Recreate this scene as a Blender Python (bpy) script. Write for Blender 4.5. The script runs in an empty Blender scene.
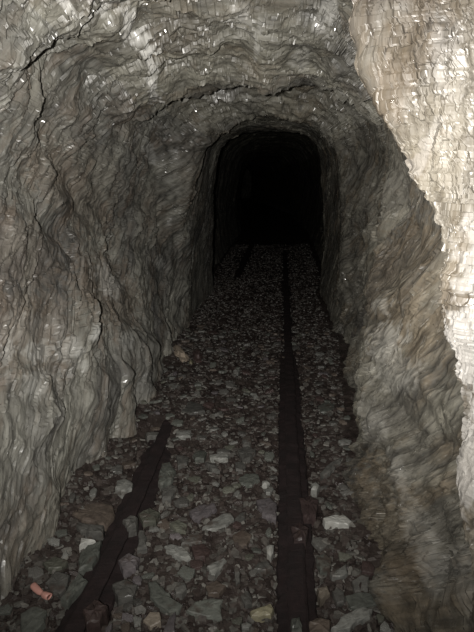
import bpy, math, random
import numpy as np
from mathutils import Vector
rnd = random.Random(7)
rs = np.random.RandomState(3)
S = bpy.context.scene
C = S.collection

# ------------------------------------------------------------------ camera
f = 510.0
PITCH = math.atan(138/510); YAW = math.atan(45/528); H = 1.2
F = np.array([-math.sin(YAW)*math.cos(PITCH), math.cos(YAW)*math.cos(PITCH), -math.sin(PITCH)])
R = np.array([math.cos(YAW), math.sin(YAW), 0.0]); U = np.cross(R, F)
CAM = np.array([0, 0, H])
def ray(x, y): return (x-237)/f*R-(y-316)/f*U+F
def on_floor(x, y, z=0.0):
    d = ray(x, y); return CAM+d*((z-H)/d[2])
def at(x, y, Y):
    d = ray(x, y); return CAM+d*(Y/d[1])
cd = bpy.data.cameras.new('camera'); cam = bpy.data.objects.new('camera', cd); C.objects.link(cam)
cd.sensor_fit = 'VERTICAL'; cd.sensor_height = 36; cd.lens = 36*f/632; cd.clip_start = 0.02
cam.location = CAM; cam.rotation_euler = (math.pi/2-PITCH, 0, YAW)
S.camera = cam

# ------------------------------------------------------------------ numpy noise
def h3(ix, iy, iz, s=0):
    n = (ix.astype(np.int64)*374761393+iy.astype(np.int64)*668265263+iz.astype(np.int64)*2147483647+s*1274126177) & 0xFFFFFFFF
    n = ((n ^ (n >> 13))*1274126177) & 0xFFFFFFFF
    n = ((n ^ (n >> 16))*2246822519) & 0xFFFFFFFF
    n = n ^ (n >> 15)
    return (n & 0xFFFFFF).astype(np.float64)/0xFFFFFF
def vnoise(p, s=0):
    """gradient noise"""
    i = np.floor(p); fr = p-i; u = fr*fr*fr*(fr*(fr*6-15)+10); i = i.astype(np.int64)
    r = 0
    for a in (0, 1):
        wa = u[:, 0] if a else 1-u[:, 0]
        for b in (0, 1):
            wb = u[:, 1] if b else 1-u[:, 1]
            for c in (0, 1):
                wc = u[:, 2] if c else 1-u[:, 2]
                h = h3(i[:, 0]+a, i[:, 1]+b, i[:, 2]+c, s); th = h*6.2831853; z = (h*977.0 % 1)*2-1; q = np.sqrt(1-z*z)
                r = r+wa*wb*wc*(q*np.cos(th)*(fr[:, 0]-a)+q*np.sin(th)*(fr[:, 1]-b)+z*(fr[:, 2]-c))
    return r*1.9
def fbm(p, o=4, s=0, g=.5):
    r = 0; a = 1
    for k in range(o):
        ang = .9*k; c_, s_ = math.cos(ang), math.sin(ang)
        q = np.stack([p[:, 0], p[:, 1]*c_-p[:, 2]*s_, p[:, 1]*s_+p[:, 2]*c_], 1)
        r = r+a*vnoise(q*2.03**k+17.37*k, s+k); a *= g
    return r
def plates(p, s=0, slope=.6):
    """flat facets: every voronoi cell gets its own height and its own slant; returns height, distance to the crack"""
    out = np.empty(len(p)); crk = np.empty(len(p))
    for st in range(0, len(p), 200000):
        q = p[st:st+200000]; i = np.floor(q).astype(np.int64)
        b1 = np.full(len(q), 9.); b2 = np.full(len(q), 9.); hh = np.zeros(len(q))
        for a in (-1, 0, 1):
            for b in (-1, 0, 1):
                for c in (-1, 0, 1):
                    jx, jy, jz = i[:, 0]+a, i[:, 1]+b, i[:, 2]+c
                    r1 = h3(jx, jy, jz, s); r2 = h3(jx, jy, jz, s+1); r3 = h3(jx, jy, jz, s+2)
                    dx = q[:, 0]-jx-r1; dy = q[:, 1]-jy-r2; dz = q[:, 2]-jz-r3
                    d = dx*dx+dy*dy+dz*dz
                    m = d < b1
                    v = (r1*7.13 % 1)*2-1+slope*(dx*(2*(r2*5.7 % 1)-1)+dy*(2*(r3*9.1 % 1)-1)+dz*(2*(r1*3.3 % 1)-1))*2
                    b2 = np.where(m, b1, np.minimum(b2, d)); hh = np.where(m, v, hh); b1 = np.where(m, d, b1)
        out[st:st+200000] = hh; crk[st:st+200000] = np.sqrt(b2)-np.sqrt(b1)
    return out, crk
def basis(D):
    D = np.array(D, float); D /= np.linalg.norm(D)
    A = np.cross(D, [1, 0, 0]) if abs(D[0]) < .8 else np.cross(D, [0, 1, 0]); A /= np.linalg.norm(A)
    return D, A, np.cross(D, A)
def aniso(p, D, lng, shr):
    D, A, B = basis(D)
    return np.stack([p@D/lng, p@A/shr, p@B/shr], 1)

# ------------------------------------------------------------------ materials
def mat(name): 
    m = bpy.data.materials.new(name); m.use_nodes = True
    nt = m.node_tree; return m, nt, nt.nodes['Principled BSDF']
def N(nt, t, **k):
    n = nt.nodes.new(t)
    for a, b in k.items():
        if a in n.inputs.keys(): n.inputs[a].default_value = b
        else: setattr(n, a, b)
    return n
def ramp(nt, fac, stops):
    r = nt.nodes.new('ShaderNodeValToRGB'); e = r.color_ramp.elements
    while len(e) < len(stops): e.new(.5)
    for k, (p, c) in enumerate(stops):
        e[k].position = p; e[k].color = (*c, 1) if len(c) == 3 else c
    nt.links.new(fac, r.inputs[0]); return r
def mixc(nt, fac, a, b, mode='MIX'):
    m = nt.nodes.new('ShaderNodeMix'); m.data_type = 'RGBA'; m.blend_type = mode
    for sock, v in ((m.inputs[0], fac), (m.inputs[6], a), (m.inputs[7], b)):
        if isinstance(v, (int, float)): sock.default_value = v
        elif isinstance(v, tuple): sock.default_value = (*v, 1)
        else: nt.links.new(v, sock)
    return m.outputs[2]
def noise_tex(nt, vec, scale, detail=6, rough=.6, dist=0.0):
    n = N(nt, 'ShaderNodeTexNoise', Scale=scale, Detail=detail, Roughness=rough, Distortion=dist)
    nt.links.new(vec, n.inputs['Vector']); return n
def streak_vec(nt, vec, rot, sc):
    m = N(nt, 'ShaderNodeMapping', vector_type='TEXTURE'); m.inputs['Rotation'].default_value = Vector(rot).to_track_quat('Z', 'Y').to_euler(); m.inputs['Scale'].default_value = tuple(1/v for v in sc)
    nt.links.new(vec, m.inputs['Vector']); return m.outputs[0]

def rock_material(name, dark, mid, light, brown, pale, bump=.7, rough=(.2, .7), mica=.35):
    m, nt, bs = mat(name)
    st = N(nt, 'ShaderNodeAttribute', attribute_name='strata').outputs['Vector']
    def sv(l, a):
        mp = N(nt, 'ShaderNodeMapping', vector_type='POINT'); mp.inputs['Scale'].default_value = (1/l, 1/a, 1/a)
        nt.links.new(st, mp.inputs['Vector']); return mp.outputs[0]
    n1 = noise_tex(nt, sv(.17, .035), 1, 8, .7, .12)
    c = ramp(nt, n1.outputs[0], [(.30, dark), (.47, mid), (.70, light)]).outputs[0]
    n0 = noise_tex(nt, sv(.7, .35), 1, 4, .6, .5)
    c = mixc(nt, 1.0, c, ramp(nt, n0.outputs[0], [(.34, (.52, .51, .53)), (.66, (1.36, 1.34, 1.28))]).outputs[0], 'MULTIPLY')
    n2 = noise_tex(nt, sv(.35, .16), 1, 5, .65, .3)
    bf = ramp(nt, n2.outputs[0], [(.50, (0, 0, 0)), (.66, (1, 1, 1))])
    at2 = N(nt, 'ShaderNodeAttribute', attribute_name='brown')
    ad = N(nt, 'ShaderNodeMath', operation='ADD', use_clamp=True); nt.links.new(bf.outputs[0], ad.inputs[0]); nt.links.new(at2.outputs['Fac'], ad.inputs[1])
    mu = N(nt, 'ShaderNodeMath', operation='MULTIPLY'); nt.links.new(ad.outputs[0], mu.inputs[0]); mu.inputs[1].default_value = .65
    c = mixc(nt, mu.outputs[0], c, mixc(nt, 1.0, brown, ramp(nt, n1.outputs[0], [(.3, (.5, .5, .5)), (.7, (1.5, 1.5, 1.5))]).outputs[0], 'MULTIPLY'))
    n3 = noise_tex(nt, sv(.035, .013), 1, 6, .7, .3)          # small pale mineral flecks
    pf = ramp(nt, n3.outputs[0], [(.61, (0, 0, 0)), (.72, (.7, .7, .7))])
    c = mixc(nt, pf.outputs[0], c, pale)
    n5 = noise_tex(nt, sv(.065, .014), 1, 6, .75, .15)          # thin dark partings between the leaves of slate
    df = ramp(nt, n5.outputs[0], [(.33, (.7, .7, .7)), (.42, (0, 0, 0))])
    c = mixc(nt, df.outputs[0], c, tuple(v*.5 for v in dark))
    at1 = N(nt, 'ShaderNodeAttribute', attribute_name='pale')
    c = mixc(nt, at1.outputs['Fac'], c, pale)
    at3 = N(nt, 'ShaderNodeAttribute', attribute_name='crack')
    c = mixc(nt, at3.outputs['Fac'], c, tuple(v*.55 for v in dark))
    nt.links.new(c, bs.inputs['Base Color'])
    n4 = noise_tex(nt, sv(.05, .03), 1, 5, .7)
    rr = N(nt, 'ShaderNodeMapRange'); nt.links.new(n4.outputs[0], rr.inputs[0]); rr.inputs[1].default_value = .38; rr.inputs[2].default_value = .62
    rr.inputs[3].default_value = rough[0]; rr.inputs[4].default_value = rough[1]
    nt.links.new(rr.outputs[0], bs.inputs['Roughness'])
    nb = noise_tex(nt, sv(.020, .012), 1, 9, .8, .3)
    b1 = N(nt, 'ShaderNodeBump', Strength=bump, Distance=.013); nt.links.new(nb.outputs[0], b1.inputs['Height'])
    b2 = N(nt, 'ShaderNodeBump', Strength=bump, Distance=.014); nt.links.new(n5.outputs[0], b2.inputs['Height']); nt.links.new(b1.outputs[0], b2.inputs['Normal'])
    # wet mica flakes: a few tiny facets that lie at an angle of their own and shine
    co = nt.nodes.new('ShaderNodeTexCoord').outputs['Object']
    vo = N(nt, 'ShaderNodeTexVoronoi', Scale=240.0); nt.links.new(co, vo.inputs['Vector'])
    su = N(nt, 'ShaderNodeVectorMath', operation='SUBTRACT'); nt.links.new(vo.outputs['Color'], su.inputs[0]); su.inputs[1].default_value = (.5, .5, .5)
    sc = N(nt, 'ShaderNodeVectorMath', operation='SCALE'); nt.links.new(su.outputs[0], sc.inputs[0]); sc.inputs['Scale'].default_value = 2.4
    ad2 = N(nt, 'ShaderNodeVectorMath', operation='ADD'); nt.links.new(sc.outputs[0], ad2.inputs[0]); nt.links.new(b2.outputs[0], ad2.inputs[1])
    no = N(nt, 'ShaderNodeVectorMath', operation='NORMALIZE'); nt.links.new(ad2.outputs[0], no.inputs[0])
    wn = N(nt, 'ShaderNodeTexWhiteNoise'); nt.links.new(vo.outputs['Position'], wn.inputs['Vector'])
    n7 = noise_tex(nt, co, 6, 4, .6); th = N(nt, 'ShaderNodeMath', operation='MULTIPLY_ADD'); nt.links.new(n7.outputs[0], th.inputs[0]); th.inputs[1].default_value = mica; nt.links.new(wn.outputs['Value'], th.inputs[2])
    gt = N(nt, 'ShaderNodeMath', operation='GREATER_THAN'); nt.links.new(th.outputs[0], gt.inputs[0]); gt.inputs[1].default_value = (.93 if mica else .985)+mica*.5
    bs.inputs['Coat Roughness'].default_value = .20; bs.inputs['Coat IOR'].default_value = 1.6
    nt.links.new(gt.outputs[0], bs.inputs['Coat Weight']); nt.links.new(no.outputs[0], bs.inputs['Coat Normal'])
    return m
M_left = rock_material('rock_left', (.070, .069, .062), (.165, .163, .146), (.27, .27, .245), (.145, .115, .088), (.40, .40, .375))
M_right = rock_material('rock_right', (.058, .055, .048), (.132, .127, .109), (.225, .217, .188), (.135, .105, .070), (.40, .39, .355))
M_ceil = rock_material('rock_ceiling', (.072, .069, .058), (.195, .190, .163), (.34, .335, .295), (.18, .15, .11), (.66, .65, .61), .8, (.15, .6), .6)
M_spur = rock_material('rock_spur', (.050, .043, .034), (.084, .076, .062), (.128, .120, .106), (.066, .050, .032), (.235, .225, .21), .6, (.35, .75), .0)  # same rock toned darker to offset the torch so close to it

def stone_material(name, base, var=.35, rough=(.3, .6), spot=None):
    m, nt, bs = mat(name)
    co = nt.nodes.new('ShaderNodeTexCoord').outputs['Object']
    oi = nt.nodes.new('ShaderNodeObjectInfo')
    ad = N(nt, 'ShaderNodeVectorMath', operation='ADD'); nt.links.new(co, ad.inputs[0]); 
    sc = N(nt, 'ShaderNodeVectorMath', operation='SCALE'); cx = nt.nodes.new('ShaderNodeCombineXYZ')
    for k in range(3): nt.links.new(oi.outputs['Random'], cx.inputs[k])
    nt.links.new(cx.outputs[0], sc.inputs[0]); sc.inputs['Scale'].default_value = 37.0; nt.links.new(sc.outputs[0], ad.inputs[1])
    n = noise_tex(nt, ad.outputs[0], 45, 7, .65, .3)
    lo = tuple(v*(1-var) for v in base); hi = tuple(min(1, v*(1+var)) for v in base)
    c = ramp(nt, n.outputs[0], [(.32, lo), (.68, hi)]).outputs[0]
    hv = N(nt, 'ShaderNodeHueSaturation'); mr = N(nt, 'ShaderNodeMapRange'); nt.links.new(oi.outputs['Random'], mr.inputs[0])
    mr.inputs[3].default_value = .75; mr.inputs[4].default_value = 1.25; nt.links.new(mr.outputs[0], hv.inputs['Value']); nt.links.new(c, hv.inputs['Color'])
    c = hv.outputs[0]
    n2 = noise_tex(nt, ad.outputs[0], 18, 4, .6)
    sf = ramp(nt, n2.outputs[0], [(.55, (0, 0, 0)), (.68, (.8, .8, .8))])
    c = mixc(nt, sf.outputs[0], c, spot or (.055, .038, .030))
    nt.links.new(c, bs.inputs['Base Color'])
    rr = N(nt, 'ShaderNodeMapRange'); nt.links.new(n2.outputs[0], rr.inputs[0]); rr.inputs[1].default_value = .35; rr.inputs[2].default_value = .65
    rr.inputs[3].default_value = rough[0]; rr.inputs[4].default_value = rough[1]; nt.links.new(rr.outputs[0], bs.inputs['Roughness'])
    b = N(nt, 'ShaderNodeBump', Strength=.5, Distance=.004); nt.links.new(n.outputs[0], b.inputs['Height']); nt.links.new(b.outputs[0], bs.inputs['Normal'])
    return m
MS = {'grey': stone_material('slate_grey', (0.1, 0.098, 0.09)),
      'green': stone_material('slate_green', (0.103, 0.109, 0.096)),
      'pale': stone_material('slate_pale', (0.18, 0.182, 0.168)),
      'brown': stone_material('stone_brown', (0.102, 0.082, 0.067)),
      'maroon': stone_material('stone_maroon', (0.06, 0.041, 0.038)),
      'tan': stone_material('stone_tan', (.20, .185, .125), .25, spot=(.15, .13, .09)),
      'white': stone_material('stone_white', (.36, .36, .335), .2, spot=(.30, .29, .26)),
      'sand': stone_material('stone_sand', (.18, .155, .125), .2, spot=(.2, .16, .12)),
      'buff': stone_material('stone_buff', (.36, .30, .235), .2, spot=(.22, .17, .13)),
      'mud': stone_material('stone_muddy', (.036, .025, .024)),
      'olive': stone_material('stone_olive', (0.094, 0.096, 0.077)),
      'purple': stone_material('slate_purple', (0.118, 0.106, 0.11))}

def chips_material(name, ca, cb, cc):
    m, nt, bs = mat(name)
    co = nt.nodes.new('ShaderNodeTexCoord').outputs['Object']
    a = N(nt, 'ShaderNodeAttribute', attribute_name='shade')
    c = ramp(nt, a.outputs['Fac'], [(0, ca), (.45, cb), (.8, cc), (1, tuple(v*1.9 for v in cc))]).outputs[0]
    n = noise_tex(nt, co, 70, 5, .6)
    v = ramp(nt, n.outputs[0], [(.3, (.6, .6, .6)), (.7, (1.25, 1.25, 1.25))])
    c = mixc(nt, 1.0, c, v.outputs[0], 'MULTIPLY')
    nt.links.new(c, bs.inputs['Base Color'])
    bs.inputs['Roughness'].default_value = .5
    b = N(nt, 'ShaderNodeBump', Strength=.5, Distance=.004); nt.links.new(n.outputs[0], b.inputs['Height']); nt.links.new(b.outputs[0], bs.inputs['Normal'])
    return m
M_chips = chips_material('slate_chips', (.045, .034, .030), (.070, .058, .051), (.100, .096, .086))

def mud_material():
    m, nt, bs = mat('wet_mud')
    co = nt.nodes.new('ShaderNodeTexCoord').outputs['Object']
    n = noise_tex(nt, co, 9, 8, .7, .5)
    c = ramp(nt, n.outputs[0], [(.35, (.024, .018, .017)), (.55, (.044, .034, .030)), (.72, (.068, .057, .048))]).outputs[0]
    nt.links.new(c, bs.inputs['Base Color'])
    rr = ramp(nt, n.outputs[0], [(.4, (.22, .22, .22)), (.6, (.55, .55, .55))]); nt.links.new(rr.outputs[0], bs.inputs['Roughness'])
    n2 = noise_tex(nt, co, 120, 6, .7)
    b = N(nt, 'ShaderNodeBump', Strength=.6, Distance=.006); nt.links.new(n2.outputs[0], b.inputs['Height']); nt.links.new(b.outputs[0], bs.inputs['Normal'])
    return m
M_mud = mud_material()
def rail_material():
    m, nt, bs = mat('wet_rust')
    co = nt.nodes.new('ShaderNodeTexCoord').outputs['Object']
    n = noise_tex(nt, co, 14, 8, .7, .3)
    c = ramp(nt, n.outputs[0], [(.4, (.017, .013, .013)), (.62, (.025, .017, .017)), (.78, (.042, .027, .025))]).outputs[0]
    nt.links.new(c, bs.inputs['Base Color']); bs.inputs['Roughness'].default_value = .75; bs.inputs['Specular IOR Level'].default_value = .25
    n2 = noise_tex(nt, co, 160, 6, .7)
    b = N(nt, 'ShaderNodeBump', Strength=.5, Distance=.004); nt.links.new(n2.outputs[0], b.inputs['Height']); nt.links.new(b.outputs[0], bs.inputs['Normal'])
    return m
M_rail = rail_material()

# ------------------------------------------------------------------ mesh helper
def np_mesh(name, V, Fc, m, attrs=None, smooth=False, kind=None):
    me = bpy.data.meshes.new(name)
    me.vertices.add(len(V)); me.vertices.foreach_set('co', np.ascontiguousarray(V, dtype=np.float32).ravel())
    k = Fc.shape[1]
    me.loops.add(Fc.size); me.loops.foreach_set('vertex_index', Fc.astype(np.int32).ravel())
    me.polygons.add(len(Fc)); me.polygons.foreach_set('loop_start', np.arange(0, Fc.size, k, dtype=np.int32))
    me.polygons.foreach_set('use_smooth', np.full(len(Fc), smooth))
    me.update(calc_edges=True)
    for a, v in (attrs or {}).items():
        if a == 'strata':
            at_ = me.attributes.new(a, 'FLOAT_VECTOR', 'POINT'); at_.data.foreach_set('vector', np.ascontiguousarray(v, dtype=np.float32).ravel()); continue
        at_ = me.attributes.new(a, 'FLOAT', 'POINT'); at_.data.foreach_set('value', np.ascontiguousarray(v, dtype=np.float32))
    me.materials.append(m)
    o = bpy.data.objects.new(name, me); C.objects.link(o)
    if kind: o['kind'] = kind
    return o
def grid_faces(nu, nv, flip=False):
    i, j = np.meshgrid(np.arange(nu-1), np.arange(nv-1), indexing='ij')
    a = (i*nv+j).ravel(); q = np.stack([a, a+1, a+nv+1, a+nv], 1)
    return q[:, ::-1] if flip else q
def catmull(P, t):
    P = np.asarray(P); n = len(P); k = np.clip(np.floor(t).astype(int), 0, n-2); u = (t-k)[:, None]
    g = lambda i: P[np.clip(i, 0, n-1)]
    a, b, c, d = g(k-1), g(k), g(k+1), g(k+2)
    return .5*((2*b)+(-a+c)*u+(2*a-5*b+4*c-d)*u**2+(-a+3*b-3*c+d)*u**3)

# ------------------------------------------------------------------ the bore: walls and ceiling
SEC = [  # distance, twelve points of the cross-section from the left base over the crown to the right base
 (-1.4, [(-.82,-.2),(-.92,.35),(-.99,.8),(-.97,1.2),(-.80,1.6),(-.45,1.88),(-.1,1.95),(.22,1.92),(.50,1.65),(.62,1.1),(.60,.5),(.55,-.2)]),
 (0.9,  [(-.71,-.2),(-.84,.35),(-.95,.8),(-.95,1.2),(-.82,1.6),(-.48,1.88),(-.1,1.95),(.20,1.92),(.44,1.65),(.52,1.1),(.46,.5),(.37,-.2)]),
 (1.35, [(-.71,-.2),(-.82,.35),(-.93,.8),(-.95,1.2),(-.84,1.6),(-.50,1.86),(-.12,1.92),(.18,1.88),(.38,1.58),(.43,1.1),(.38,.5),(.325,-.2)]),
 (1.75, [(-.73,-.2),(-.82,.35),(-.93,.8),(-.96,1.2),(-.86,1.58),(-.52,1.82),(-.12,1.88),(.20,1.84),(.40,1.5),(.42,1.0),(.36,.5),(.335,-.2)]),
 (2.15, [(-.64,-.2),(-.77,.35),(-.94,.8),(-.98,1.2),(-.86,1.56),(-.52,1.80),(-.12,1.86),(.22,1.80),(.44,1.46),(.43,1.0),(.375,.5),(.35,-.2)]),
 (2.5,  [(-.65,-.2),(-.80,.35),(-.95,.8),(-.98,1.2),(-.86,1.53),(-.52,1.74),(-.12,1.78),(.26,1.73),(.52,1.42),(.54,1.0),(.49,.5),(.39,-.2)]),
 (2.9,  [(-.66,-.2),(-.84,.35),(-.95,.8),(-.97,1.15),(-.86,1.48),(-.50,1.66),(-.12,1.68),(.26,1.64),(.53,1.38),(.56,.95),(.51,.45),(.41,-.2)]),
 (3.2,  [(-.70,-.2),(-.84,.35),(-.94,.8),(-.96,1.15),(-.84,1.54),(-.50,1.76),(-.12,1.79),(.26,1.74),(.52,1.42),(.56,.95),(.52,.45),(.43,-.2)]),
 (3.65,  [(-.76,-.2),(-.85,.35),(-.92,.8),(-.93,1.15),(-.84,1.50),(-.52,1.74),(-.12,1.79),(.28,1.73),(.53,1.43),(.58,.95),(.55,.45),(.47,-.2)]),
 (3.97, [(-0.765, -0.2), (-0.747, 0.4), (-0.729, 0.755), (-0.693, 1.067), (-0.605, 1.431), (-0.373, 1.618), (-0.062, 1.658), (0.222, 1.591), (0.391, 1.378), (0.462, 0.978), (0.462, 0.533), (0.427, -0.2)]),
 (4.4, [(-0.766, -0.2), (-0.756, 0.402), (-0.741, 0.756), (-0.709, 1.096), (-0.626, 1.454), (-0.398, 1.62), (-0.073, 1.652), (0.247, 1.59), (0.401, 1.383), (0.469, 0.981), (0.475, 0.52), (0.44, -0.2)]),
 (5.1, [(-0.715, -0.2), (-0.72, 0.404), (-0.709, 0.758), (-0.682, 1.143), (-0.608, 1.49), (-0.387, 1.623), (-0.039, 1.644), (0.236, 1.589), (0.366, 1.392), (0.43, 0.987), (0.445, 0.5), (0.409, -0.2)]),
 (5.3, [(-0.706, -0.2), (-0.715, 0.405), (-0.706, 0.758), (-0.68, 1.156), (-0.609, 1.5), (-0.389, 1.624), (-0.035, 1.641), (0.238, 1.589), (0.362, 1.394), (0.424, 0.988), (0.442, 0.494), (0.406, -0.2)]),
 (6.1, [(-0.86, -0.2), (-0.98, 0.3), (-1.0, 0.7), (-0.97, 1.15), (-0.88, 1.6), (-0.55, 1.86), (-0.04, 1.92), (0.36, 1.85), (0.6, 1.5), (0.68, 0.96), (0.66, 0.4), (0.52, -0.2)]),
 (11.,  [(-.86,-.2),(-.98,.3),(-1.0,.7),(-.97,1.15),(-.88,1.6),(-.55,1.86),(-.04,1.92),(.36,1.85),(.60,1.5),(.68,.96),(.66,.4),(.56,-.2)]),
 (17.,  [(-1.2,-.2),(-1.4,.3),(-1.4,.7),(-1.35,1.15),(-1.2,1.6),(-.9,1.86),(-.4,1.92),(.0,1.85),(.30,1.5),(.40,.96),(.35,.4),(.3,-.2)]),
]
SEC.append((32., [(x-2.2, z) for x, z in SEC[-1][1]]))
NT = 820
t = np.linspace(0, 11, NT)
KY = np.array([s[0] for s in SEC]); KP = np.array([catmull(s[1], t) for s in SEC])
SM = KP[5]; ds = np.r_[0, np.hypot(*np.diff(SM, axis=0).T)]; sarc = np.cumsum(ds)
crw = np.clip((SM[:, 1]-1.30)/.30, 0, 1); crw = crw*crw*(3-2*crw)
slope = .85*(1-crw)+.10*crw; gs = np.cumsum(slope*ds); gs -= gs[NT//2]
ys = [-3.1]      # rows of the mesh run along the cleavage, so the row distance is measured at the crown
while ys[-1] < 33: ys.append(ys[-1]+(.03 if ys[-1] < -.1 else .0042*max(ys[-1]-.6, .85) if ys[-1] < 7 else .09))
ys = np.array(ys); NY = len(ys)
P = np.empty((NY, NT, 3)); YY = ys[:, None]+gs[None, :]
for i in range(NY):
    y = np.clip(YY[i], KY[0], KY[-1]); k = np.clip(np.searchsorted(KY, y)-1, 0, len(KY)-2)
    u = np.clip((y-KY[k])/(KY[k+1]-KY[k]), 0, 1); u = (u*u*(3-2*u))[:, None]; jj = np.arange(NT)
    xz = KP[k, jj]*(1-u)+KP[k+1, jj]*u
    P[i, :, 0] = xz[:, 0]; P[i, :, 2] = xz[:, 1]; P[i, :, 1] = YY[i]
def displaced(P, strata, amp=1., crown=None):
    """relief of cleaved slate; strata = (along the cleavage, across it) on the unrolled surface"""
    du = np.gradient(P, axis=0); dv = np.gradient(P, axis=1)
    n = np.cross(du, dv); n /= np.linalg.norm(n, axis=2, keepdims=True)+1e-12
    q = P.reshape(-1, 3); nn = n.reshape(-1, 3)
    L, A = strata[:, 0], strata[:, 1]; w = np.zeros(len(q)) if crown is None else crown
    z = np.zeros(len(q)); sh = np.stack([L, A, z], 1)
    wl = fbm(sh*2.7, 3, 11)*.045; wa = fbm(sh*np.array([1.6, 2.2, 1]), 3, 12)*.013
    L2, A2 = L+wl, A+wa
    big = fbm(q*1.7, 3, 5)*.050+fbm(q*4.3, 3, 55)*.030*(1+w*.5)
    g = lambda l, a, s, k=0: plates(np.stack([L2/l, A2/a, z+.37+k], 1), s)
    a, ca = g(.36, .13, 103); b, cb = g(.15, .046, 110); c, cc = g(.07, .021, 120)
    e, ce = g(.090, .058, 150); e2, ce2 = g(.035, .026, 160)
    st = fbm(np.stack([L2/.30, A2/.034, z], 1), 3, 130)
    gr = fbm(np.stack([L2/.05, A2/.03, z], 1), 3, 140)
    gate = fbm(np.stack([L/.5, A/.3, z], 1), 2, 77)
    k = np.clip(.65+gate*.8, .25, 1.3)
    d = (a*.016*np.clip(.8+gate, .3, 1.6)+b*.0095+c*.0045+e*.0085+e2*.0032+st*.0030+gr*.0020)*k*(1+.45*w)
    crack = np.clip(1-cb/.14, 0, 1)*np.clip(-gate*1.6+.1, 0, 1)
    if crown is not None: d = d*(1-.45*np.clip((.75-q[:, 2])/.4, 0, 1)*(q[:, 0] < 0))
    d = (big+d)*amp-crack*.007
    if crown is not None: d = d*(1-.7*np.clip((q[:, 1]-3.9)/.3, 0, 1))
    return (q+nn*d[:, None]), crack, np.stack([L2, A2, d*1.0], 1)
ST = np.empty((NY, NT, 2)); ST[:, :, 0] = sarc[None, :]; ST[:, :, 1] = ys[:, None]
Q, crack, strata = displaced(P, ST.reshape(-1, 2), 1., np.repeat(crw[None, :], NY, 0).ravel())
def project(V):
    r = V-CAM; z = r@F; z = np.where(z < .05, .05, z)
    return 237+f*(r@R)/z, 316-f*(r@U)/z, z
px, py, pz = project(Q)
def patches(Q, spots, nz):
    """mineral patches and painted brightness: ellipsoids in the rock around a point of the surface"""
    out = np.zeros(len(Q))
    x, y, z = project(Q)
    for (sx, sy, rx, ry, ang, st) in spots:
        cand = (x-sx)**2+(y-sy)**2+(z*2)**2*.2; i = int(np.argmin(cand)); c = Q[i]; s = z[i]/f
        dd = Q-c; a = dd@R; b = dd@U; e = dd@F; ca, sa = math.cos(math.radians(ang)), math.sin(math.radians(ang))
        a2 = (a*ca+b*sa)/(rx*s); b2 = (-a*sa+b*ca)/(ry*s); e2 = e/(3*max(rx, ry)*s)
        r = np.sqrt(a2*a2+b2*b2+e2*e2)+nz*.55
        out = np.maximum(out, st*np.clip((1.25-r)/.35, 0, 1))
    return out
nzv = fbm(Q*38, 3, 91)
PALE = [(152,69,26,5,-10,.95),(128,22,10,8,0,.8),(66,3,10,4,0,.8),(100,4,8,3,0,.6),(196,52,8,3,20,.5),(40,350,6,11,0,.5),(66,350,5,12,-8,.5),(76,348,5,10,10,.55),(99,334,6,9,0,.7),(8,352,4,12,0,.45),
        (37,385,6,14,0,.4),(110,280,6,16,15,.4),(158,262,4,7,0,.4),(149,152,4,9,0,.6),(82,365,4,6,0,.4),(126,340,5,8,0,.35),(385,340,8,18,-10,.5),(390,372,9,22,-8,.35),(378,300,4,14,10,.35),
        (368,420,7,20,0,.3),(432,560,9,45,4,.30),(395,465,7,14,0,.3),(255,40,14,3,12,.35),(300,60,10,3,-5,.3),(165,375,6,3,0,.3),(240,22,12,4,0,.3),(330,12,16,5,0,.45),(300,150,10,3,35,.25),(30,330,26,14,0,.15)]
BROWN = [(45,330,22,45,10,.55),(110,290,18,36,15,.7),(75,190,14,40,12,.6),(130,120,20,14,0,.5),(20,250,14,40,8,.5),(300,90,30,12,0,.4),(180,30,30,12,0,.35),(410,330,18,40,8,.5),(60,120,40,30,0,.2),(385,280,25,60,8,.55),(395,540,14,60,0,.7),(400,600,16,30,0,.6),(195,175,14,40,0,.3),(155,205,10,20,0,.3),(375,540,5,30,0,.5),(20,540,30,40,0,.35),(100,175,20,25,0,.3)]
pale = patches(Q, PALE, nzv); brown = patches(Q, BROWN, nzv)
G3 = lambda a: a.reshape(NY, NT)
cut1, cut2 = int(round(NT*4.35/11)), int(round(NT*7.75/11))
def strip(name, a, b, m):
    sl = slice(a, b+1); V = Q.reshape(NY, NT, 3)[:, sl].reshape(-1, 3)
    return np_mesh(name, V, grid_faces(NY, b-a+1, True), m, {'pale': G3(pale)[:, sl].ravel(), 'brown': G3(brown)[:, sl].ravel(), 'crack': G3(crack)[:, sl].ravel()*.8, 'strata': strata.reshape(NY, NT, 3)[:, sl]}, kind='structure')
strip('wall_left', 0, cut1, M_left); strip('ceiling', cut1, cut2, M_ceil); strip('wall_right', cut2, NT-1, M_right)
# ends of the bore: rough rock
def end_wall(name, Y, x0, x1, s, n=60):
    xs, zs = np.meshgrid(np.linspace(x0, x1, n), np.linspace(-.3, 2.15, n), indexing='ij')
    V = np.stack([xs.ravel(), np.full(n*n, Y), zs.ravel()], 1)
    V[:, 1] += fbm(V*3, 4, s)*.08+plates(V*np.array([6, 1, 3]), s)[0]*.03
    z = np.zeros(n*n); np_mesh(name, V, grid_faces(n, n), M_left, {'pale': z, 'brown': z, 'crack': z, 'strata': V[:, [2, 0, 1]]}, kind='structure')
end_wall('wall_far', 31.5, -4.0, -1.4, 41); end_wall('wall_back', -1.25, -1.15, .8, 42)

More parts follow.
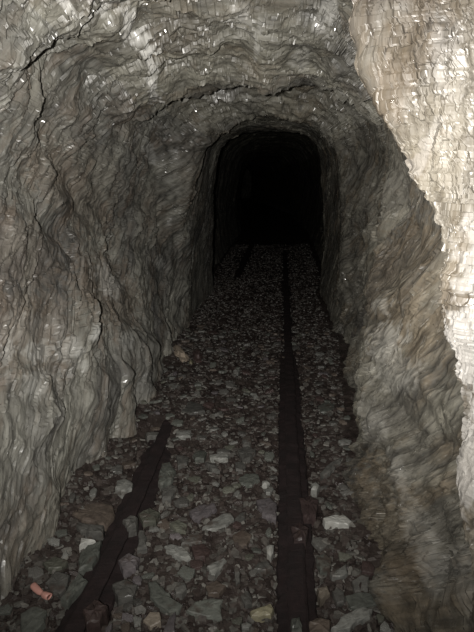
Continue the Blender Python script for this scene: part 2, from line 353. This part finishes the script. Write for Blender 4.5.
# ------------------------------------------------------------------ torch-bright buttress of rock at the right, close by
EP = [(336,-150,.95),(346,-75,.93),(358,0,.90),(372,60,.87),(394,120,.84),(414,180,.80),(434,225,.77),(441,258,.76),(437,310,.75),(450,350,.75),(462,400,.75),(465,470,.75),(473,560,.75),(478,640,.76),(480,720,.78),(482,850,.82)]
E3 = np.array([at(*e) for e in EP]); E3 = np.vstack([E3, E3[-1]+np.array([.03, .02, -.5])])
ts = np.linspace(0, len(E3)-1, 620); EC = catmull(E3, ts)
sd = fbm(np.stack([ts*1.7, ts*0, ts*0], 1), 4, 8)*.006+fbm(np.stack([ts*9, ts*0, ts*0], 1), 3, 9)*.0035
OFF = np.array([(.62,.42),(.34,.30),(.15,.17),(.045,.075),(.0,.0),(.07,-.055),(.15,-.10),(.24,-.18),(.32,-.34),(.38,-.6),(.42,-1.0),(.5,-1.7)])
to = np.concatenate([np.linspace(0, 3, 50)[:-1], np.linspace(3, 7, 380), np.linspace(7, 11, 60)[1:]])
OC = catmull(OFF, to)
# the lower half of the buttress faces the lamp more squarely than the top, which leans back
PS = np.empty((len(ts), len(to), 3))
PS[:, :, 0] = EC[:, None, 0]+OC[None, :, 0]+sd[:, None]; PS[:, :, 1] = EC[:, None, 1]+OC[None, :, 1]; PS[:, :, 2] = EC[:, None, 2]+0*OC[None, :, 0]
oa = np.cumsum(np.r_[0, np.hypot(*np.diff(OC, axis=0).T)])
eL = np.cumsum(np.r_[0, np.linalg.norm(np.diff(EC, axis=0), axis=1)])
SS = np.empty((len(ts), len(to), 2)); SS[:, :, 0] = eL[:, None]+oa[None, :]*.15; SS[:, :, 1] = oa[None, :]+eL[:, None]*.28
QS, crS, stS = displaced(PS, SS.reshape(-1, 2)*1.7+5.0, .40)
nzs = fbm(QS*40, 3, 92)
paS = patches(QS, [(460,265,26,50,0,.55),(462,350,16,50,0,.8),(425,150,6,30,-20,.35),(470,460,10,60,0,.7),(440,60,5,40,10,.25)], nzs)  # pale spots paint in the torch-bright middle of the buttress
brS = patches(QS, [(400,60,22,60,-18,.55),(420,30,16,40,0,.45),(418,165,8,30,-25,.7),(445,20,16,30,0,.4)], nzs)
np_mesh('wall_near_right', QS, grid_faces(len(ts), len(to), False), M_spur, {'pale': paS, 'brown': brS, 'crack': crS*.5, 'strata': stS}, kind='structure')

# ------------------------------------------------------------------ floor
def floor_z(x, y):
    x = np.asarray(x, float); y = np.asarray(y, float)
    p = np.stack([x, y, np.zeros_like(x)], -1).reshape(-1, 3)
    b = (fbm(p*2.6, 2, 21)*.012+fbm(p*9, 3, 22)*.007).reshape(x.shape)
    ban = np.clip((-.62-x)/.25, 0, 1.2)*.07*np.clip((y-1.1)/.7, 0, 1)*np.clip((6-y)/3, 0, 1)
    ban = ban+np.clip((x-.20)/.2, 0, 1)*.035
    cover = np.exp(-((x+.53)/.17)**2)*.055*np.clip((y-2.02)/.25, 0, 1)*np.clip((6.3-y)/.6, 0, 1)
    slot = -.022*(np.exp(-((x+.53)/.075)**4)*np.clip((2.05-y)/.1, 0, 1)+np.exp(-((x-.07)/.075)**4)*np.clip((3.4-y)/.2, 0, 1))
    hole = -.05*np.exp(-(((x+.60)/.10)**2+((y-2.22)/.10)**2))
    return b+ban+cover+slot+hole
fy = [-1.4]
while fy[-1] < 32.5: fy.append(fy[-1]+(.03 if fy[-1] < .95 else .006*fy[-1] if fy[-1] < 7 else .1))
fy = np.array(fy); fx = np.linspace(-1.25, .85, 330)
gy, gx = np.meshgrid(fy, fx, indexing='ij'); 
gx2 = gx+np.clip((gy-11)/6, 0, 1)*-.5-np.clip((gy-17)/15, 0, 1)*2.2
gz = floor_z(gx, gy)
FV = np.stack([gx2.ravel(), gy.ravel(), gz.ravel()], 1)
FV[:, 2] += plates(FV*np.array([28, 28, 1]), 61)[0]*.004
np_mesh('floor', FV, grid_faces(len(fy), len(fx), True), M_mud, kind='structure')

# ------------------------------------------------------------------ rails
def rail(label, x, y0, y1, s, w0=.060, wig=.005):
    prof = np.array([(-w0,-.05),(-w0,-.012),(-w0*.93,-.004),(-.040,.0),(-.022,.004),(-.022,.012),(-.028,.016),(-.028,.024),(-.020,.028),(.020,.028),(.028,.024),(.028,.016),(.022,.012),(.022,.004),(.040,.0),(w0*.93,-.004),(w0,-.012),(w0,-.05)])
    n = int((y1-y0)/.012); yy = np.linspace(y0, y1, n)
    X = x+wig*fbm(np.stack([yy*1.5, yy*0, yy*0+s], 1), 3, s)
    V = np.empty((n, len(prof), 3)); V[:, :, 0] = X[:, None]+prof[None, :, 0]; V[:, :, 1] = yy[:, None]; V[:, :, 2] = prof[None, :, 1]
    q = V.reshape(-1, 3); edge = (np.abs(prof[:, 0]) > .05)[None, :].repeat(n, 0).ravel()
    q[:, 0] += fbm(q*np.array([4, 22, 4]), 3, s+5)*np.where(edge, .007, .0025); q[:, 2] += fbm(q*18, 3, s+6)*.0025
    fc = grid_faces(n, len(prof))
    q = q-np.array([x, y0, 0])
    o = np_mesh('mine_rail', q, fc, M_rail); o.location = (x, y0, .004)
    o['label'] = label; o['category'] = 'rail'; return o
rail('dark rusted rail running straight up the floor right of centre', .072, .35, 8.6, 3)
rail('dark rusted rail nearer the left wall, buried by rubble for part of its length', -.528, .35, 12.5, 4, .066, .008)

# ------------------------------------------------------------------ stones
def stone_mesh(name, outline, th, m, bevel=.12, rough=1.0, dome=.0, lift=None):
    pts = []
    n0 = len(outline)
    for k in range(n0):
        a = np.array(outline[k]); b = np.array(outline[(k+1) % n0]); L = np.linalg.norm(b-a)
        sub = max(1, min(4, int(L/.012)))
        for j in range(sub):
            p = a+(b-a)*j/sub
            if j: p = p+rs.uniform(-1, 1, 2)*L*.045*rough
            pts.append(p)
    pts = np.array(pts); n = len(pts)
    size = np.sqrt(np.mean(np.sum(pts**2, 1)))
    sl = rs.uniform(-.10, .10, 2)
    def zt(p): return p@sl
    rings = [(1.02, -th), (1.0, -.004-th*.15), (1.0-bevel*.35, -.0008), (1.0-bevel*1.4, th*.06), (.45, th*.10+dome)]
    V = []
    for s, z in rings:
        jit = rs.uniform(-1, 1, (n, 2))*size*.02*rough
        q = pts*s+(jit if s < 1.0 else jit*.5)
        zz = z+(zt(q) if z > -th else 0)+rs.uniform(-1, 1, n)*th*.05
        V += [(q[i, 0], q[i, 1], zz[i]) for i in range(n)]
    V.append((0, 0, th*.12+dome)); Fs = []
    for r in range(len(rings)-1):
        for i in range(n):
            j = (i+1) % n; Fs.append((r*n+i, r*n+j, (r+1)*n+j, (r+1)*n+i))
    top = (len(rings)-1)*n
    for i in range(n): Fs.append((top+i, top+(i+1) % n, len(V)-1))
    Fs.append(tuple(reversed(range(n))))
    me = bpy.data.meshes.new(name); me.from_pydata(V, [], Fs); me.update(); me.materials.append(m)
    return me
def area_ccw(o):
    a = sum(o[i][0]*o[(i+1) % len(o)][1]-o[(i+1) % len(o)][0]*o[i][1] for i in range(len(o)))
    return o if a > 0 else o[::-1]
USED = []   # x, y, radius
TOP = .020
def hand(kind, poly, label, name='slate_stone', cat='stone', th=.016, top=TOP, dome=0., group=None, rough=1.0, bevel=.12):
    w = [on_floor(x, y, top) for x, y in poly]
    c = np.mean(w, 0); g = float(floor_z(c[0], c[1])); tt = max(top, g+.010)
    if tt != top:
        w = [on_floor(x, y, tt) for x, y in poly]; c = np.mean(w, 0)
    out = area_ccw([(p[0]-c[0], p[1]-c[1]) for p in w])
    o = bpy.data.objects.new(name, stone_mesh(name, out, max(th, tt-g+.006), MS[kind], rough=rough, dome=dome, bevel=bevel)); C.objects.link(o)
    o.location = c; o.rotation_euler = (0, 0, 0)
    o['label'] = label; o['category'] = cat
    o['kind'] = 'thing'
    if group: o['group'] = group
    USED.append((c[0], c[1], max(math.hypot(*p) for p in out)*.82))
    return o
hand('green', [(162,461),(170,460),(176,470),(173,479),(163,485),(158,483),(159,471)], 'upright rounded grey slate slab just right of the far end of the left rail')
hand('grey', [(176,455),(189,456),(187,463),(178,466)], 'squarish grey slate touching the right side of the upright rounded slab')
hand('green', [(193,453),(200,449),(207,452),(204,459),(195,459)], 'small greenish rounded slate a little left of the thin pale sliver')
hand('pale', [(209,454),(220,453),(229,455),(228,459),(218,459),(210,457)], 'thin pale slate sliver lying crosswise between the rails')
hand('grey', [(216,450),(224,448),(231,450),(231,454),(224,453),(217,452)], 'narrow grey slate lying directly behind the thin pale sliver')
hand('pale', [(176,431),(191,430),(191,436),(176,436)], 'short pale slate edge standing out beyond the left rail end', th=.03)
hand('grey', [(145,431),(160,432),(158,437),(147,436)], 'flat grey slate by the left wall behind the dark hollow')
hand('grey', [(205,462),(213,463),(220,470),(212,469)], 'thin diagonal grey sliver in front of the pale crosswise sliver')
hand('grey', [(237,449),(248,446),(256,449),(250,458),(243,461),(240,456)], 'angular grey slate left of the right rail with a pointed tail')
hand('grey', [(235,462),(241,460),(246,465),(243,471),(236,470)], 'small rounded grey stone just in front of the pointed tailed slate')
hand('grey', [(242,437),(250,436),(252,441),(250,446),(243,444)], 'small grey stone just behind the pointed tailed slate')
hand('green', [(238,478),(246,473),(258,474),(260,480),(252,485),(240,483)], 'oval grey slate next to the right rail, halfway up the rubble')
hand('white', [(262,481),(267,480),(270,483),(267,486),(262,485)], 'tiny whitish pebble touching the left side of the right rail', 'pebble', dome=.004)
hand('pale', [(265,489),(270,487),(274,488),(270,493),(266,493)], 'small pale slate chip in front of the whitish pebble by the right rail')
hand('purple', [(189,512),(199,505),(215,502),(217,507),(209,514),(198,521),(192,517)], 'large wet grey slate behind the long pale slab, with a bright glint')
hand('pale', [(202,526),(210,520),(224,513),(231,513),(234,518),(226,526),(216,530),(206,529)], 'long pale grey-green slate slab lying diagonally in the middle of the floor')
hand('grey', [(235,519),(240,513),(246,511),(245,517),(238,522)], 'small grey slate at the right tip of the long pale slab')
hand('grey', [(181,543),(190,535),(197,532),(203,535),(202,542),(188,543)], 'flat grey slate behind the maroon stone')
hand('pale', [(164,545),(170,543),(182,546),(189,552),(191,557),(186,559),(174,555),(166,550)], 'elongated pale grey leaf-shaped slate left of the maroon stone')
hand('maroon', [(191,546),(204,543),(211,550),(205,557),(195,558)], 'dark maroon stone right of the leaf-shaped slate')
hand('olive', [(169,523),(178,519),(187,524),(186,532),(176,530)], 'olive brown rounded stone behind the leaf-shaped slate')
hand('green', [(60,599),(79,572),(88,580),(68,604)], 'clean rectangular green-grey slate slab at the left beside the pink scrap', th=.02)
hand('white', [(79,546),(81,538),(87,538),(96,540),(85,543)], 'small pale triangular slate sliver on the left bank')
hand('grey', [(72,519),(85,523),(104,526),(103,534),(92,533),(80,530)], 'wedge-shaped grey slate on the left bank behind the pale triangle')
hand('green', [(80,552),(88,545),(102,541),(100,552),(92,566),(78,568)], 'broad grey slate slab leaning beside the left rail behind the rectangular slab')
hand('pale', [(117,480),(124,477),(133,482),(132,488),(121,491),(115,488)], 'angular pale block of slate on the left bank by the far end of the rail', 'slate_block', th=.03)
hand('grey', [(110,468),(117,464),(123,466),(122,472),(112,472)], 'small grey block behind the angular pale block', 'slate_block', th=.03)
hand('brown', [(74,505),(95,499),(113,503),(114,515),(105,525),(86,521),(72,515)], 'large flat brown-grey slab on the left bank against the wall')
hand('green', [(20,613),(34,605),(47,611),(45,622),(34,634),(20,634)], 'big dark grey slab in the bottom left corner')
hand('grey', [(45,582),(56,571),(70,575),(66,588),(60,594),(50,590)], 'dark grey slab between the pink scrap and the rectangular slab')
hand('olive', [(42,563),(56,555),(68,560),(62,568),(48,569)], 'dark olive slab behind the pink scrap')
hand('green', [(148,583),(155,582),(163,588),(175,600),(183,604),(179,610),(170,612),(158,605),(150,597)], 'large greenish slate slab at bottom centre left pointing to lower right')
hand('grey', [(174,587),(179,581),(185,582),(187,589),(182,595),(176,593)], 'rounded grey stone touching the large greenish slab')
hand('green', [(186,611),(195,602),(212,598),(224,598),(220,605),(222,616),(208,617),(192,614)], 'big grey slate with a notched right end at bottom centre')
hand('pale', [(207,567),(218,560),(224,556),(227,559),(222,567),(215,576),(211,575)], 'pale grey slate narrowing to a point between notched slate and long pale slab')
hand('purple', [(163,634),(169,616),(176,610),(175,634)], 'purplish strip of slate pointing upward from the bottom edge', th=.02)
hand('grey', [(234,568),(238,567),(240,580),(236,586)], 'narrow upright grey slate strip left of the right rail')
hand('grey', [(240,594),(248,590),(252,597),(252,604),(245,606)], 'grey stone just behind the yellowish tan stone')
hand('tan', [(250,611),(262,606),(271,603),(274,608),(271,615),(258,618),(251,616)], 'yellowish tan stone beside the right rail near the bottom', 'tan_stone', dome=.004)
hand('pale', [(241,624),(247,622),(252,624),(249,628),(242,628)], 'small pale slate chip in front of the yellowish tan stone')
hand('grey', [(253,569),(258,562),(268,561),(273,567),(266,571)], 'wet grey slate close to the right rail in front of the small white glint stone')
hand('white', [(266,546),(270,544),(274,545),(274,550),(271,557),(267,553)], 'small stone whitened by a painted glint left of the right rail', 'glint_stone', dome=.004)  # the glint on this stone is put into its white colour
hand('purple', [(256,500),(270,497),(277,503),(276,518),(262,514)], 'dull purplish grey slab against the left side of the right rail')
hand('white', [(323,519),(332,515),(346,515),(352,520),(349,524),(335,523),(325,523)], 'conspicuous whitish slab between the right rail and the right wall')
hand('pale', [(311,484),(316,482),(320,486),(317,490),(311,489)], 'pale rounded pebble touching the right side of the right rail', 'pebble', dome=.005)
hand('grey', [(320,473),(330,463),(341,457),(342,462),(332,470),(322,476)], 'long narrow grey slate slanting up towards the right wall')
hand('pale', [(338,441),(345,438),(352,440),(350,444),(341,444)], 'pale slate chip behind the long slanting slate near the right wall')
hand('green', [(316,556),(325,552),(332,558),(330,568),(320,572)], 'greenish stone right of the right rail, behind the curved stone')
hand('pale', [(330,572),(338,569),(346,564),(348,573),(340,577),(332,576)], 'curved pale stone between the greenish stone and the right wall')
hand('sand', [(317,588),(327,586),(330,593),(320,601)], 'small brownish triangular stone right of the right rail near the bottom')
hand('green', [(345,595),(360,592),(378,594),(381,603),(365,608),(350,607)], 'broad blue-grey slab at the foot of the right wall')
hand('grey', [(352,580),(362,575),(369,578),(368,589),(355,591)], 'squarish grey slab just behind the broad blue-grey slab')
hand('pale', [(331,627),(345,614),(360,608),(373,609),(370,617),(357,621),(350,628),(336,630)], 'pale rough slab in front of the broad blue-grey slab', th=.02)
hand('grey', [(332,591),(338,588),(344,592),(344,602),(337,603)], 'small grey stone left of the broad blue-grey slab')
hand('brown', [(308,622),(320,617),(331,620),(330,634),(308,634)], 'brown slab by the bottom edge right of the right rail')
hand('buff', [(171,348),(175,344),(180,347),(190,357),(189,361),(182,360),(174,354)], 'tan elongated stone at the foot of the left wall in the distance', 'tan_stone', dome=.02, th=.04, bevel=.3)
hand('tan', [(188.5,362),(191,360),(193.5,361.5),(192,364),(189.5,364)], 'little yellow pebble at the tip of the distant tan stone', 'pebble', dome=.01)
hand('maroon', [(193,351),(198,350),(203,354),(202,360),(196,361),(193,358)], 'dark lump standing in for a dark hole, right of the little yellow pebble', 'dark_hole_lump', th=.04, dome=.02, bevel=.3)  # dark lump added where there is a dark hole
hand('pale', [(168,384),(175,382),(181,386),(178,391),(171,389)], 'pale stone at the foot of the left wall in front of the tan elongated stone')
hand('pale', [(233,371),(236,369),(240,370),(238,373)], 'tiny whitish chip alone between the rails far down the floor', 'pebble', dome=.006)
hand('pale', [(252,395),(256,393),(258,396),(254,398)], 'small pale chip left of the right rail in the middle distance', 'pebble', dome=.006)
hand('grey', [(179,405),(190,400),(202,404),(205,411),(190,414),(181,411)], 'wide grey slab by the left wall beyond the short pale edge')
hand('pale', [(208,428),(214,426),(219,428),(217,430),(210,430)], 'small bright flat chip right of the short pale edge')
hand('mud', [(297,498),(310,495),(318,500),(316,515),(303,518)], 'dark maroon stone resting against the right rail', top=.03)
hand('green', [(291,619),(300,617),(303,634),(291,634)], 'grey slate resting on the right rail at the bottom edge', top=.045)
hand('maroon', [(82,612),(95,599),(108,605),(100,622),(86,624)], 'dark maroon stone in the channel of the left rail near the bottom', top=.040)
hand('grey', [(137,548),(139,530),(145,530),(147,546)], 'upright narrow grey slate touching the right side of the left rail')
hand('grey', [(122,520),(130,516),(138,518),(136,525),(127,528)], 'single grey stone resting on top of the left rail', top=.045)
hand('grey', [(161,489),(172,484),(178,488),(171,497),(162,498)], 'flat grey slate in front of the upright rounded slab')
hand('green', [(318,405),(328,401),(336,405),(332,412),(321,412)], 'greenish pale slab right of the right rail in the middle distance')
hand('olive', [(138,514),(150,508),(160,512),(156,521),(143,522)], 'olive grey flat stone beside the left rail behind the narrow upright slate')
hand('mud', [(290,527),(300,523),(309,528),(306,540),(294,541)], 'flat dark reddish stone lying over the right rail in front of the maroon one', top=.042)
hand('brown', [(232,535),(243,530),(252,535),(247,545),(236,545)], 'brown stone between the long pale slab and the white glint stone')
hand('brown', [(205,585),(217,580),(226,586),(219,594),(208,593)], 'brown stone just behind the big notched slate')
hand('sand', [(143,620),(150,611),(160,612),(161,622),(150,627)], 'sandy brown wet stone left of the purplish strip')
hand('purple', [(118,560),(129,552),(140,557),(136,568),(123,571)], 'purplish grey stone right of the left rail behind the large greenish slab')
hand('grey', [(112,585),(124,578),(138,584),(133,597),(118,598)], 'dull grey flat stone between the left rail and the large greenish slab')

# pink scrap: a short crushed tube of plastic with an open end
def pink_scrap():
    m, nt, bs = mat('pink_plastic'); bs.inputs['Base Color'].default_value = (.52, .27, .225, 1); bs.inputs['Roughness'].default_value = .45
    a = on_floor(32, 581, .035); b = on_floor(49, 593, .035); c = (a+b)/2; L = np.linalg.norm(b-a); d = (b-a)/L
    s = np.cross(d, [0, 0, 1]); V = []; Fs = []; n = 14; K = 16
    prof = [(0, .0), (.0, .6), (.04, .9), (.12, 1), (.3, .98), (.5, .9), (.62, .72), (.66, .6), (.70, .75), (.78, 1.02), (.9, 1.08), (1, 1.0), (1, .72), (.93, .68)]
    for k, (u, r) in enumerate(prof):
        for j in range(K):
            an = 2*math.pi*j/K; rr = .0105*r*(1+.08*math.sin(3*an+u*5))
            p = d*(u-.5)*L+s*rr*math.cos(an)+np.array([0, 0, 1])*rr*.85*math.sin(an)+s*(.004*math.sin(u*3))
            V.append(tuple(p))
    for k in range(len(prof)-1):
        for j in range(K): Fs.append((k*K+j, k*K+(j+1) % K, (k+1)*K+(j+1) % K, (k+1)*K+j))
    Fs.append(tuple(range((len(prof)-1)*K, len(prof)*K))[::-1])
    me = bpy.data.meshes.new('plastic_scrap'); me.from_pydata(V, [], Fs); me.update(); me.materials.append(m)
    for p in me.polygons: p.use_smooth = True
    o = bpy.data.objects.new('plastic_scrap', me); C.objects.link(o); c[2] = float(floor_z(c[0], c[1]))+.013; o.location = c
    o['label'] = 'small salmon-pink tubular scrap at the foot of the left wall'; o['category'] = 'scrap'
    USED.append((c[0], c[1], .03))
pink_scrap()

# smaller countable fragments scattered between the big ones; each an object of its own
HAND = len(USED)
def rand_outline(r, asp):
    n = rnd.randint(5, 8); out = []; ph = rnd.random()*6.28; th0 = rnd.random()*6.28
    for k in range(n):
        a = ph+2*math.pi*(k+rnd.uniform(-.28, .28))/n; q = r*rnd.uniform(.72, 1.1)
        x, y = q*math.cos(a), q*math.sin(a)*asp
        out.append((x*math.cos(th0)-y*math.sin(th0), x*math.sin(th0)+y*math.cos(th0)))
    return area_ccw(out)
COLN = {'grey': 'grey', 'green': 'greenish grey', 'brown': 'brown', 'maroon': 'dark maroon', 'pale': 'pale grey', 'olive': 'olive', 'purple': 'purplish grey'}
def zone(x, y):
    if x < -.60: return 'on the left wall bank', 'bank by the left wall'
    if x > .14: return 'between right rail and wall', 'strip by the right wall'
    if y < 1.7: return 'between the rails, nearest the camera', 'near floor between the rails'
    if y < 2.4: return 'between the rails, middle distance', 'middle floor between the rails'
    return 'between the rails, far down the tunnel', 'far floor between the rails'
protos = {}
def proto(kind, i):
    if (kind, i) not in protos:
        protos[(kind, i)] = stone_mesh('slate_fragment', rand_outline(.5, rnd.choice([.45, .6, .75, .9])), .16, MS[kind], dome=.01, bevel=.14)
    return protos[(kind, i)]
placed = 0; tries = 0; NF = 300-HAND-2
while placed < NF and tries < 60000:
    tries += 1
    y = 1.08+2.9*rnd.random()**1.5; x = rnd.uniform(-.80, .38)
    s = rnd.uniform(.030, .062)*(1 if tries < 30000 else .7)*(1+.12*(y-1))
    r = s*.42
    if any((x-a)**2+(y-b)**2 < (r+c)**2*.80 for a, b, c in USED): continue
    if abs(x-.072) < .062+r*.8 and y < 3.3: continue
    if abs(x+.528) < .066+r*.8 and y < 2.08: continue
    if x < -.81+.09*min(1, max(0, y-1.3)) or x > .31+.04*(y-1.2): continue
    kind = rnd.choices(['grey', 'green', 'brown', 'maroon', 'pale', 'olive', 'purple'], [30, 18, 22, 8, 7, 8, 7])[0]
    i = rnd.randint(0, 3)
    key = ('f', kind, i)
    o = bpy.data.objects.new('slate_fragment', proto(kind, i)) if key not in protos else protos[key].copy()
    protos.setdefault(key, o)
    C.objects.link(o)
    o.location = (x, y, float(floor_z(x, y))+.010+rnd.uniform(0, .006)); o.scale = (s, s, s*rnd.uniform(.9, 1.4))
    o.rotation_euler = (rnd.gauss(0, .14)+.03, rnd.gauss(0, .14), rnd.random()*6.28)
    zl, zg = zone(x, y)
    o['label'] = f'small {COLN[kind]} fragment {zl}'; o['category'] = 'stone'; o['group'] = f'small {COLN[kind]} fragments, {zg}'
    USED.append((x, y, r)); placed += 1
print('fragments', placed, 'tries', tries)

LY = [q[0] for q in SEC]; LX = [q[1][0][0] for q in SEC]; RX = [q[1][-1][0] for q in SEC]
# the uncountable rubble: thousands of chips, one object
def chips(name, n, ylo, yhi, smin, smax, pw, label, cat):
    base = []
    for k in range(10):
        o = rand_outline(.5, rnd.choice([.4, .6, .8])); m = 6
        o = (o*2)[:m] if len(o) < m else o[:m]
        base.append(np.array(o))
    Vs = []; sh = []
    cnt = 0
    while cnt < n:
        y = ylo+(yhi-ylo)*rnd.random()**pw; x = rnd.uniform(np.interp(y, LY, LX)-.10*(y < 3.5), np.interp(y, LY, RX)-.03)
        if abs(x-.072) < .058 and y < 3.35 and rnd.random() < .985: continue
        if abs(x-.072) < .030 and y < 8: continue
        if abs(x+.528) < .062 and y < 2.05 and rnd.random() < .985: continue
        if abs(x+.528) < .045 and y > 6.1: continue
        if (x+.60)**2/.0144+(y-2.22)**2/.012 < 1 and rnd.random() < .9: continue
        s = smin+(smax-smin)*rnd.random()**1.6
        b = base[rnd.randint(0, 9)]; a = rnd.random()*6.28
        q = np.stack([b[:, 0]*math.cos(a)-b[:, 1]*math.sin(a), b[:, 0]*math.sin(a)+b[:, 1]*math.cos(a)], 1)*s
        sx, sy = rnd.gauss(0, .22), rnd.gauss(0, .22)
        th = s*rnd.uniform(.15, .35)
        lo = np.column_stack([q*1.02, q@np.array([sx, sy])-th]); hi = np.column_stack([q*.93, q@np.array([sx, sy])])
        v = np.vstack([lo, hi]); v[:, 0] += x; v[:, 1] += y
        Vs.append(v); sh.append(rnd.random()**1.1); cnt += 1
    V = np.array(Vs); cx = V[:, :, 0].mean(1); cy = V[:, :, 1].mean(1)
    z = floor_z(cx, cy)+rs.uniform(.000, .010, len(cx)); V[:, :, 2] += z[:, None]
    b = (np.arange(n)*12)[:, None]
    quads = np.concatenate([b+np.array([[i, (i+1) % 6, 6+(i+1) % 6, 6+i]]) for i in range(6)]+[b+np.array([[6, 7, 8, 9]]), b+np.array([[6, 9, 10, 11]])])
    o = np_mesh(name, V.reshape(-1, 3), quads, M_chips, {'shade': np.repeat(sh, 12)}, kind='stuff')
    o['label'] = label; o['category'] = cat
chips('slate_rubble', 17000, .95, 9.5, .010, .042, 1.9, 'fine wet slate chips covering the mine floor between the larger stones', 'rubble')

# ------------------------------------------------------------------ light: the torch held beside the camera; nothing else down here
ld = bpy.data.lights.new('torch', 'SPOT'); ld.energy = 235; ld.color = (1.0, .965, .915); ld.shadow_soft_size = .012
ld.spot_size = math.radians(112); ld.spot_blend = 1.0
lo = bpy.data.objects.new('torch', ld); C.objects.link(lo); lo.location = (-.075, -.08, H+.015)
lo.rotation_euler = (math.pi/2-PITCH+math.radians(15), 0, YAW)
w = bpy.data.worlds.new('world'); S.world = w; w.use_nodes = True
w.node_tree.nodes['Background'].inputs[0].default_value = (.002, .002, .0025, 1)
w.node_tree.nodes['Background'].inputs[1].default_value = 1
S.view_settings.view_transform = 'Standard'; S.view_settings.look = 'None'; S.view_settings.gamma = 1; S.view_settings.exposure = 0
S.view_settings.use_curve_mapping = False
